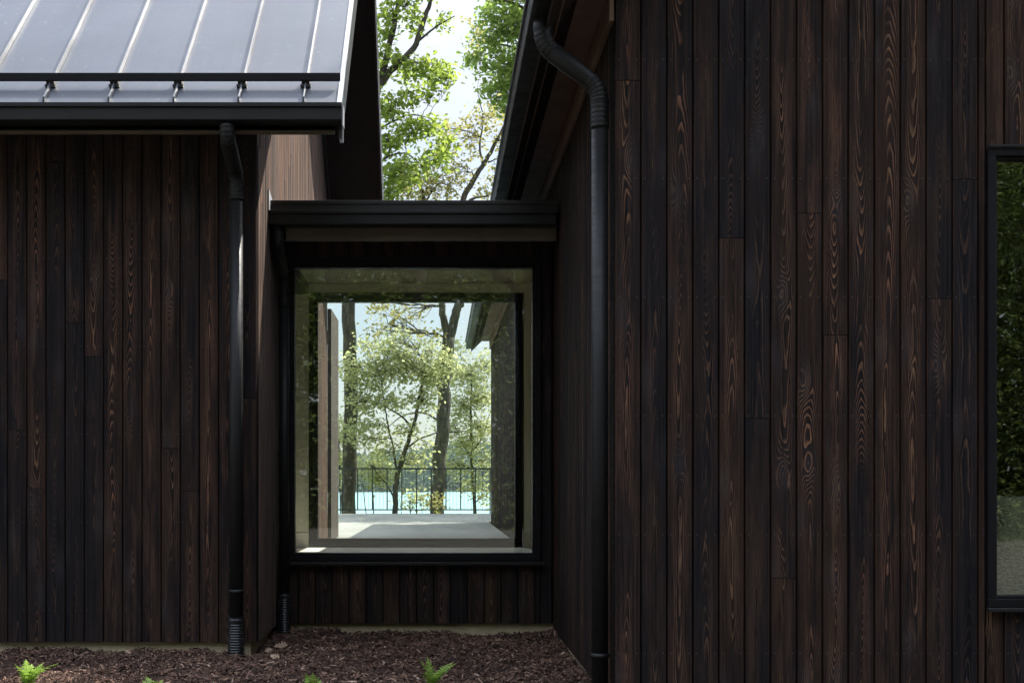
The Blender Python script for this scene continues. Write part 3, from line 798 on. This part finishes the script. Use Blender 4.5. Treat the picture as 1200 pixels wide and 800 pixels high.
# B: forked tree with yellowish young leaves
d=33.
tree('oak_tree','forked oak with yellowish young leaves, its leaning trunk in the middle of the window','tree',P(510,690,d),
 [([P(508,690,d),P(512,600,d),P(516,530,d),P(521,450,d),P(526,395,d)],.215,.175),
  ([P(525,398,d),P(520,372,d),P(516,340,d),P(506,280,d),P(498,237,d),P(488,212,d),P(470,222,d)],.12,.02),
  ([P(527,398,d),P(535,365,d),P(541,345,d),P(543,290,d),P(543,236,d),P(560,203,d),P(572,183,d),P(590,150,d),P(612,110,d)],.14,.03),
  ([P(543,240,d),P(556,232,d),P(572,229,d),P(590,215,d)],.05,.015),
  ([P(566,193,d),P(562,170,d),P(566,140,d),P(560,110,d)],.04,.01),
  ([P(572,190,d),P(578,188,d),P(600,176,d)],.03,.01),
  ([P(498,237,d),P(515,215,d),P(535,225,d)],.03,.01),
  ([P(519,498,d),P(505,487,d),P(490,483,d),P(470,488,d),P(455,500,d)],.04,.012),
  ([P(522,505,d),P(530,506,d),P(540,505,d)],.035,.02)],
 [B(548,160,d,.5,.7,.4,26),B(520,175,d,.45,.7,.35,24),B(565,140,d,.5,.7,.3,22),B(540,195,d,.5,.7,.3,20),B(505,225,d,.5,.7,.3,30),B(488,205,d,.5,.7,.3,22),B(528,215,d,.5,.7,.25,22),B(465,222,d,.4,.6,.2,18),B(515,150,d,.4,.6,.25,10),B(585,200,d,.4,.7,.4,16),B(570,225,d,.4,.6,.2,10),B(585,165,d,.4,.6,.35,16),
  B(480,228,d,.4,.6,.2,12),B(455,380,d,.5,.8,.5,26),B(480,368,d,.4,.7,.25,16),B(500,395,d,.4,.6,.3,12),B(440,355,d,.3,.6,.25,10),B(556,40,d,.35,.6,.35,7),B(660,60,d,.8,1.2,.9,40)],
 M['leafB'],M['bark2'],leaf=.125,seed=8,nleaf=9,spread=.17)
# C: dense green tree over the right-hand eave
d=40.
tree('maple_tree','dense deep-green maple crown leaning over the gutter of the right-hand house','tree',P(690,690,d),
 [([P(690,690,d),P(688,500,d),P(680,300,d),P(660,150,d),P(640,40,d),P(625,-60,d)],.26,.06),
  ([P(668,190,d),P(630,150,d),P(606,132,d),P(585,128,d)],.08,.02),
  ([P(650,90,d),P(610,60,d),P(580,50,d)],.07,.02),
  ([P(640,30,d),P(605,5,d),P(575,0,d)],.06,.02)],
 [B(572,45,d,.5,.9,.4,34),B(592,78,d,.5,.9,.45,44),B(583,108,d,.5,.9,.3,30),B(602,28,d,.5,.9,.45,40),B(560,72,d,.35,.7,.25,15),B(600,0,d,.7,1.,.35,36),B(612,110,d,.5,.9,.4,36),B(588,130,d,.3,.6,.15,10),B(570,18,d,.3,.6,.2,12),
  B(640,40,d,1.4,1.6,1.6,120),B(680,100,d,1.6,1.8,1.6,120),B(640,-60,d,1.4,1.5,1.,90),B(700,0,d,1.6,1.8,1.4,100)],
 M['leafC'],M['bark'],leaf=.20,seed=12,nleaf=12,spread=.18)
# unseen trees added beyond the right-hand house so their crowns shade terrace and planting bed
tree('oak_tree','unseen very tall oak added beyond the right-hand house to shade the terrace','tree',(9.5,33.,-.6),
 [([(9.5,33,-1.),(9.4,33,6),(9.0,32.6,12),(8.6,32.2,18)],.36,.1),([(9.2,32.8,10),(7.,31.5,14),(6.0,31,17)],.14,.04),([(9.2,32.8,11),(11.,34,15),(12,35,18)],.14,.04)],
 [((7.2,31,15.5),(2.6,2.6,2.2),150),((10.5,33.5,17),(2.8,2.8,2.4),150),((8.6,29.5,17),(2.6,2.2,1.8),120),((12.5,34.5,14),(2.4,2.4,2.),110),((8.6,32.4,16.5),(2.4,2.0,1.6),120),((6.5,31.5,13.5),(2.,2.0,1.6),90)],
 M['leafA'],M['bark'],leaf=.3,seed=51,nleaf=20,spread=.36)
tree('maple_tree','unseen tall maple added beside the far wall of the right-hand house to shade the planting bed','tree',(11.2,14.2,-.1),
 [([(11.2,14.2,-.3),(11.1,14.2,9),(10.7,14.4,16),(10.2,14.9,21.5)],.4,.1),([(10.9,14.3,13),(9.4,14.2,18),(9.,14.4,21)],.13,.04)],
 [((10.,16.9,21.9),(1.1,1.3,1.5),120),((9.4,14.,20.3),(1.4,1.6,1.8),130),((11.5,13.,22.),(2.2,2.,2.2),120),((12.2,14.4,19.),(2.2,2.,2.),120)],
 M['leafC'],M['bark'],leaf=.3,seed=52,nleaf=13,spread=.34)
# D: understory tree in front of the lake
d=30.
tree('young_tree','slender young tree with crooked twin stems behind the railing between the two big trunks','tree',P(463,680,d),
 [([P(463,690,d),P(463,600,d),P(465,560,d),P(474,530,d),P(484,500,d),P(492,465,d),P(500,430,d)],.085,.03),
  ([P(465,560,d),P(462,530,d),P(455,500,d),P(450,470,d),P(446,440,d)],.035,.012),
  ([P(474,528,d),P(490,515,d),P(508,508,d),P(520,505,d)],.03,.012),
  ([P(464,590,d),P(455,570,d),P(445,558,d),P(435,545,d)],.025,.01),
  ([P(484,500,d),P(462,482,d),P(430,470,d),P(405,480,d)],.03,.01)],
 [B(440,440,d,.42,.6,.38,64),B(475,430,d,.5,.6,.38,84),B(505,440,d,.4,.6,.34,60),B(425,470,d,.4,.6,.28,32),B(470,400,d,.5,.6,.25,26),B(455,470,d,.5,.6,.22,36),B(495,470,d,.4,.6,.2,30),B(435,500,d,.45,.6,.2,22),B(475,505,d,.45,.6,.2,18),B(450,530,d,.5,.6,.2,18),
  B(455,415,d,.5,.6,.25,34),B(520,425,d,.35,.6,.3,26),B(430,515,d,.4,.5,.2,18),B(490,540,d,.35,.5,.15,10),B(410,430,d,.25,.5,.4,30),B(425,400,d,.2,.5,.2,8),B(505,410,d,.25,.4,.2,12),B(480,545,d,.3,.4,.2,8),B(410,500,d,.25,.5,.25,14),B(500,520,d,.3,.4,.2,7)],
 M['leafD'],M['twig'],leaf=.115,seed=21,nleaf=11,spread=.14)
d=36.
tree('young_tree','small rounded tree with pale leaves right of the forked trunk beside the house glazing','tree',P(560,690,d),
 [([P(556,700,d),P(556,600,d),P(553,540,d),P(552,480,d),P(553,430,d)],.07,.02),
  ([P(554,540,d),P(540,515,d),P(530,490,d)],.03,.01),([P(553,530,d),P(566,510,d),P(575,480,d)],.03,.01)],
 [B(550,440,d,.5,.7,.4,70),B(563,465,d,.4,.7,.35,60),B(540,475,d,.45,.7,.3,50),B(560,500,d,.4,.7,.3,44),B(545,520,d,.5,.7,.3,60),B(530,545,d,.4,.7,.25,34),B(525,500,d,.4,.7,.25,30),B(572,430,d,.3,.7,.4,30),B(530,440,d,.35,.6,.3,26),B(535,410,d,.3,.5,.2,14),B(568,540,d,.35,.6,.35,24),B(550,565,d,.45,.6,.3,26),B(570,580,d,.4,.6,.25,18),B(590,500,d,.6,.8,.9,40)],
 M['leafD'],M['twig'],leaf=.115,seed=31,nleaf=10,spread=.16)
def bush(label,px,py,d,rx,rz,k,seed,mat):
    c=P(px,py,d); g=P(px,680,d)
    tree('bush',label,'bush',g,[([g,P(px+2,(py+680)/2,d),c],.03,.01),([P(px,640,d),P(px-8,(py+640)/2,d),P(px-12,py,d)],.02,.006)],
         [(c,(rx,.6,rz),k),((c[0]+rx*.6,c[1],c[2]-rz*.7),(rx*.6,.5,rz*.6),k//2)],mat,M['twig'],leaf=.11,seed=seed,nleaf=9,spread=.15)
bush('yellow-green bush behind the railing beside the left oak trunk',436,548,34,.55,.38,80,41,M['leafD'])
bush('low leafy bush behind the railing under the twin-stemmed young tree',480,582,32,.45,.22,14,42,M['leafD'])
bush('russet-tinged bush at the foot of the forked trunk',505,588,32,.25,.16,12,43,M['leafB'])
bush('pale leafy bush left of the oak trunk by the timber fin',397,520,36,.22,1.0,60,44,M['leafD'])
# woods behind the viewpoint, seen only as reflections
r_=np.random.default_rng(9); n=8200
xx=r_.uniform(-24,26,n); yy=-15-r_.uniform(0,1,n)**1.4*12; zz=r_.uniform(0,1,n)*(15+2.5*np.sin(xx*.6)+1.5*np.sin(xx*1.7))+.3
V,Q=leaves(np.stack([xx,yy,zz],-1),.17,34,(.5,.5,.42),.4,9)
n=2600; xx=r_.uniform(-32,34,n); yy=r_.uniform(-34,-28,n); zz=r_.uniform(0,1,n)*18
Va,Qa=leaves(np.stack([xx,yy,zz],-1),.9,14,(1.,1.,.9),.4,19)
Q=np.concatenate([Q,Qa+len(V)]); V=np.concatenate([V,Va])
M['woodleaf']=leaf_mat('woodland_leaf',(.060,.095,.022),(.16,.20,.05),.4)
tk=MB()
for k in range(26):
    x=r_.uniform(-24,24); y=r_.uniform(-26,-16); tk.tube([(x,y,-.2),(x+r_.normal(0,.2),y,6),(x+r_.normal(0,.5),y,12)],[.25,.18,.06],8)
w1=np_mesh('woods',V,Q,[M['woodleaf'],M['bark']])
me2=tk.v; 
import bmesh
bmx=bmesh.new(); bmx.from_mesh(w1.data); nv=len(bmx.verts); vs=[bmx.verts.new(p) for p in tk.v]
for f in tk.f:
    fc=bmx.faces.new([vs[i] for i in f]); fc.material_index=1; fc.smooth=True
bmx.to_mesh(w1.data); bmx.free()
tag(w1,'dense green woods across the drive, mirrored in the window panes',None,None,'stuff')

# ================================================================== FERNS AND DRY LEAVES
s=NT('fern_green'); g=s.n('ShaderNodeNewGeometry'); 
n=s.noise(s.obj(),30.,3.,.6)
df=s.n('ShaderNodeBsdfPrincipled'); s.set(df.inputs['Base Color'],s.mix(s.smooth(n,.3,.7),(.16,.30,.045),(.36,.48,.09))); df.inputs['Roughness'].default_value=.5
tl=s.n('ShaderNodeBsdfTranslucent'); s.set(tl.inputs[0],(.25,.40,.06)); mx=s.n('ShaderNodeMixShader'); mx.inputs[0].default_value=.4
s.t.links.new(df.outputs[0],mx.inputs[1]); s.t.links.new(tl.outputs[0],mx.inputs[2]); s.t.links.new(mx.outputs[0],s.out.inputs[0]); M['fern']=s.mat
def fern(label,px,py_base,H,seed,n=6,lean=0.,grp='young ferns in the mulch'):
    r=random.Random(seed); d=CH*F/(py_base-VY); x=(px-VX)*d/F; z0=float(hgt(np.array(x),np.array(d)))
    root=(x,d,z0); T=thing('fern',root,label,'fern',grp)
    for k in range(n):
        a=2*math.pi*k/n+r.uniform(-.4,.4); out=r.uniform(.25,.75); L=H*r.uniform(.7,1.1)
        dx,dy=math.cos(a)*out+lean,math.sin(a)*out*.8
        mb=MB(); pts=[]
        for i in range(15):
            t=i/14; pts.append(Vector((x+dx*L*t*(.35+.65*t),d+dy*L*t*(.35+.65*t),z0+L*(t-.28*t*t*out*1.6))))
        mb.tube(pts,[.0022*(1-.7*i/14)+.0005 for i in range(15)],5)
        side=Vector((-math.sin(a),math.cos(a),0))
        for i in range(2,15):
            t=i/14; ln=H*.30*math.sin(math.pi*min(1,(t*.93+.04)))**.8*(1.15-.6*t)
            T_=(pts[min(i+1,14)]-pts[i-1]).normalized()
            for sg in (-1,1):
                dirv=(side*sg+T_*.45+Vector((0,0,r.uniform(-.1,.35)))).normalized(); nrm=T_.cross(dirv).normalized()
                w=T_*H*.026
                prev=None
                for q in range(4):
                    u=q/3; c=pts[i]+dirv*ln*u-Vector((0,0,ln*.25*u*u)); ww=w*(1-.75*u)*(1.0 if q%2==0 else 1.35)
                    b=mb.pts([c-ww,c+ww])
                    if prev is not None: mb.face((prev,prev+1,b+1,b),0,False)
                    prev=b
        mb.build('frond',[M['fern']],T,root)
fern('leftmost young fern with a tall feathery frond leaning right',32,806,.205,1,7,.25)
fern('pale yellow-green young fern second from the left in the mulch',181,812,.165,2,6)
fern('smallest fern with only its pale tips showing, left of the dry leaves',247,822,.135,3,5)
fern('small bright fern in front of the window left of centre',367,812,.170,4,6,-.05)
fern('bright fern with one upright frond nearest the right house wall',506,810,.195,5,6,.08)
s=NT('dry_leaf'); n=s.noise(s.obj(),60.,3.,.6); s.bsdf(s.mix(n,(.22,.145,.095),(.38,.28,.20)),.8,0.,.2); M['dry']=s.mat
def dry(label,px,py,L,yaw,seed):
    r=random.Random(seed); d=CH*F/(py-VY)*.995; x=(px-VX)*d/F; z0=float(hgt(np.array(x),np.array(d)))+.035
    mb=MB(); ca,sa=math.cos(yaw),math.sin(yaw); prof=[.02,.10,.26,.16,.36,.20,.40,.22,.30,.14,.02]
    top=[];bot=[];mid=[]
    for i,p in enumerate(prof):
        t=i/10-.5; cu=.25*L*(t*t)*1.2
        for lst,sg in ((top,1),(mid,0),(bot,-1)):
            a,b=t*L,sg*p*L*r.uniform(.85,1.1); zc=cu+abs(b)*.45+r.uniform(-.002,.003)
            lst.append((x+ca*a-sa*b,d+sa*a+ca*b,z0+zc-.01+.55*(sa*a+ca*b)))
    n=len(prof); b=mb.pts(top+mid+bot)
    for i in range(n-1):
        mb.face((b+i,b+i+1,b+n+i+1,b+n+i),0,True); mb.face((b+n+i,b+n+i+1,b+2*n+i+1,b+2*n+i),0,True)
    root=(x,d,z0); o=mb.build('dry_leaf',[M['dry']],None,root)
    md=o.modifiers.new('Solid','SOLIDIFY'); md.thickness=.0012
    tag(o,label,'dead leaf','dry leaves on the mulch')
dry('larger curled tan oak leaf lying by the thin corner downpipe boot',329,756,.10,.15,1)
dry('paler ragged tan leaf nearest the viewer, below the curled one',322,769,.075,-.5,2)
dry('small tan leaf left of the two others, next to the house corner',314,760,.07,.9,3)

# ================================================================== LIGHT
SUN=Vector((1.,.8,2.05)).normalized()
el=math.asin(SUN.z); az=math.atan2(SUN.x,SUN.y)   # azimuth from +Y towards +X
L=bpy.data.lights.new('sun','SUN'); L.energy=4.3; L.angle=R(.53); L.color=(1.,.95,.87)
so=bpy.data.objects.new('sun',L); COL.objects.link(so); so.rotation_euler=(-SUN).to_track_quat('-Z','Y').to_euler(); so.location=(20,20,40)
w=bpy.data.worlds.new('World'); SC.world=w; w.use_nodes=True; t=w.node_tree; t.nodes.clear()
out=t.nodes.new('ShaderNodeOutputWorld'); bg=t.nodes.new('ShaderNodeBackground'); bg.inputs[1].default_value=.14
sky=t.nodes.new('ShaderNodeTexSky'); sky.sky_type='NISHITA'; sky.sun_disc=False; sky.sun_elevation=el; sky.sun_rotation=az
sky.air_density=1.; sky.dust_density=1.6; sky.ozone_density=1.
tc=t.nodes.new('ShaderNodeTexCoord'); mp=t.nodes.new('ShaderNodeMapping'); mp.inputs['Scale'].default_value=(1.4,1.4,3.2); mp.inputs['Location'].default_value=(.4,.2,.1)
nz=t.nodes.new('ShaderNodeTexNoise'); nz.inputs['Scale'].default_value=1.5; nz.inputs['Detail'].default_value=7; nz.inputs['Roughness'].default_value=.58
mr=t.nodes.new('ShaderNodeMapRange'); mr.interpolation_type='SMOOTHSTEP'; mr.inputs[1].default_value=.36; mr.inputs[2].default_value=.66; mr.inputs[3].default_value=.25; mr.inputs[4].default_value=.9
mx=t.nodes.new('ShaderNodeMix'); mx.data_type='RGBA'; mx.inputs[7].default_value=(5.2,5.4,5.8,1)
t.links.new(tc.outputs['Generated'],mp.inputs[0]); t.links.new(mp.outputs[0],nz.inputs['Vector']); t.links.new(nz.outputs['Fac'],mr.inputs[0])
t.links.new(mr.outputs[0],mx.inputs[0]); t.links.new(sky.outputs[0],mx.inputs[6]); sx=t.nodes.new('ShaderNodeSeparateXYZ'); t.links.new(tc.outputs['Generated'],sx.inputs[0])
gr=t.nodes.new('ShaderNodeMapRange'); gr.inputs[1].default_value=.34; gr.inputs[2].default_value=.95; gr.inputs[3].default_value=.46; gr.inputs[4].default_value=2.0; t.links.new(sx.outputs[2],gr.inputs[0])
ml=t.nodes.new('ShaderNodeMix'); ml.data_type='RGBA'; ml.blend_type='MULTIPLY'; ml.inputs[0].default_value=1.
t.links.new(mx.outputs[2],ml.inputs[6]); t.links.new(gr.outputs[0],ml.inputs[7]); t.links.new(ml.outputs[2],bg.inputs[0]); t.links.new(bg.outputs[0],out.inputs[0])

# air over the lake
hz=bpy.data.materials.new('lake_air'); hz.use_nodes=True; ht=hz.node_tree; ht.nodes.clear()
ho=ht.nodes.new('ShaderNodeOutputMaterial'); hv=ht.nodes.new('ShaderNodeVolumePrincipled'); hv.inputs['Color'].default_value=(.80,.92,1.,1); hv.inputs['Density'].default_value=.00006; hv.inputs['Anisotropy'].default_value=.1
ht.links.new(hv.outputs[0],ho.inputs['Volume'])
mb=MB(); mb.box(-3100,3100,-420,2700,-12.5,62)
tag(mb.build('haze',[hz]),kind='stuff')
# ================================================================== CAMERA
cd=bpy.data.cameras.new('camera'); cam=bpy.data.objects.new('camera',cd); COL.objects.link(cam)
cam.location=(0,0,CH); cam.rotation_euler=(R(90),0,0)
cd.sensor_fit='HORIZONTAL'; cd.sensor_width=36.; cd.lens=F/1200*36.
cd.shift_x=(600-VX)/1200; cd.shift_y=(VY-400)/1200
cd.clip_start=.1; cd.clip_end=6000
SC.camera=cam
SC.view_settings.view_transform='Standard'; SC.view_settings.look='None'; SC.view_settings.gamma=1.; SC.view_settings.use_curve_mapping=False
SC.view_settings.exposure=1.62
SC.cycles.max_bounces=10; SC.cycles.diffuse_bounces=5; SC.cycles.glossy_bounces=4; SC.cycles.transparent_max_bounces=16
SC.cycles.use_denoising=True; SC.cycles.denoising_prefilter='ACCURATE'
SC.cycles.sample_clamp_indirect=8.
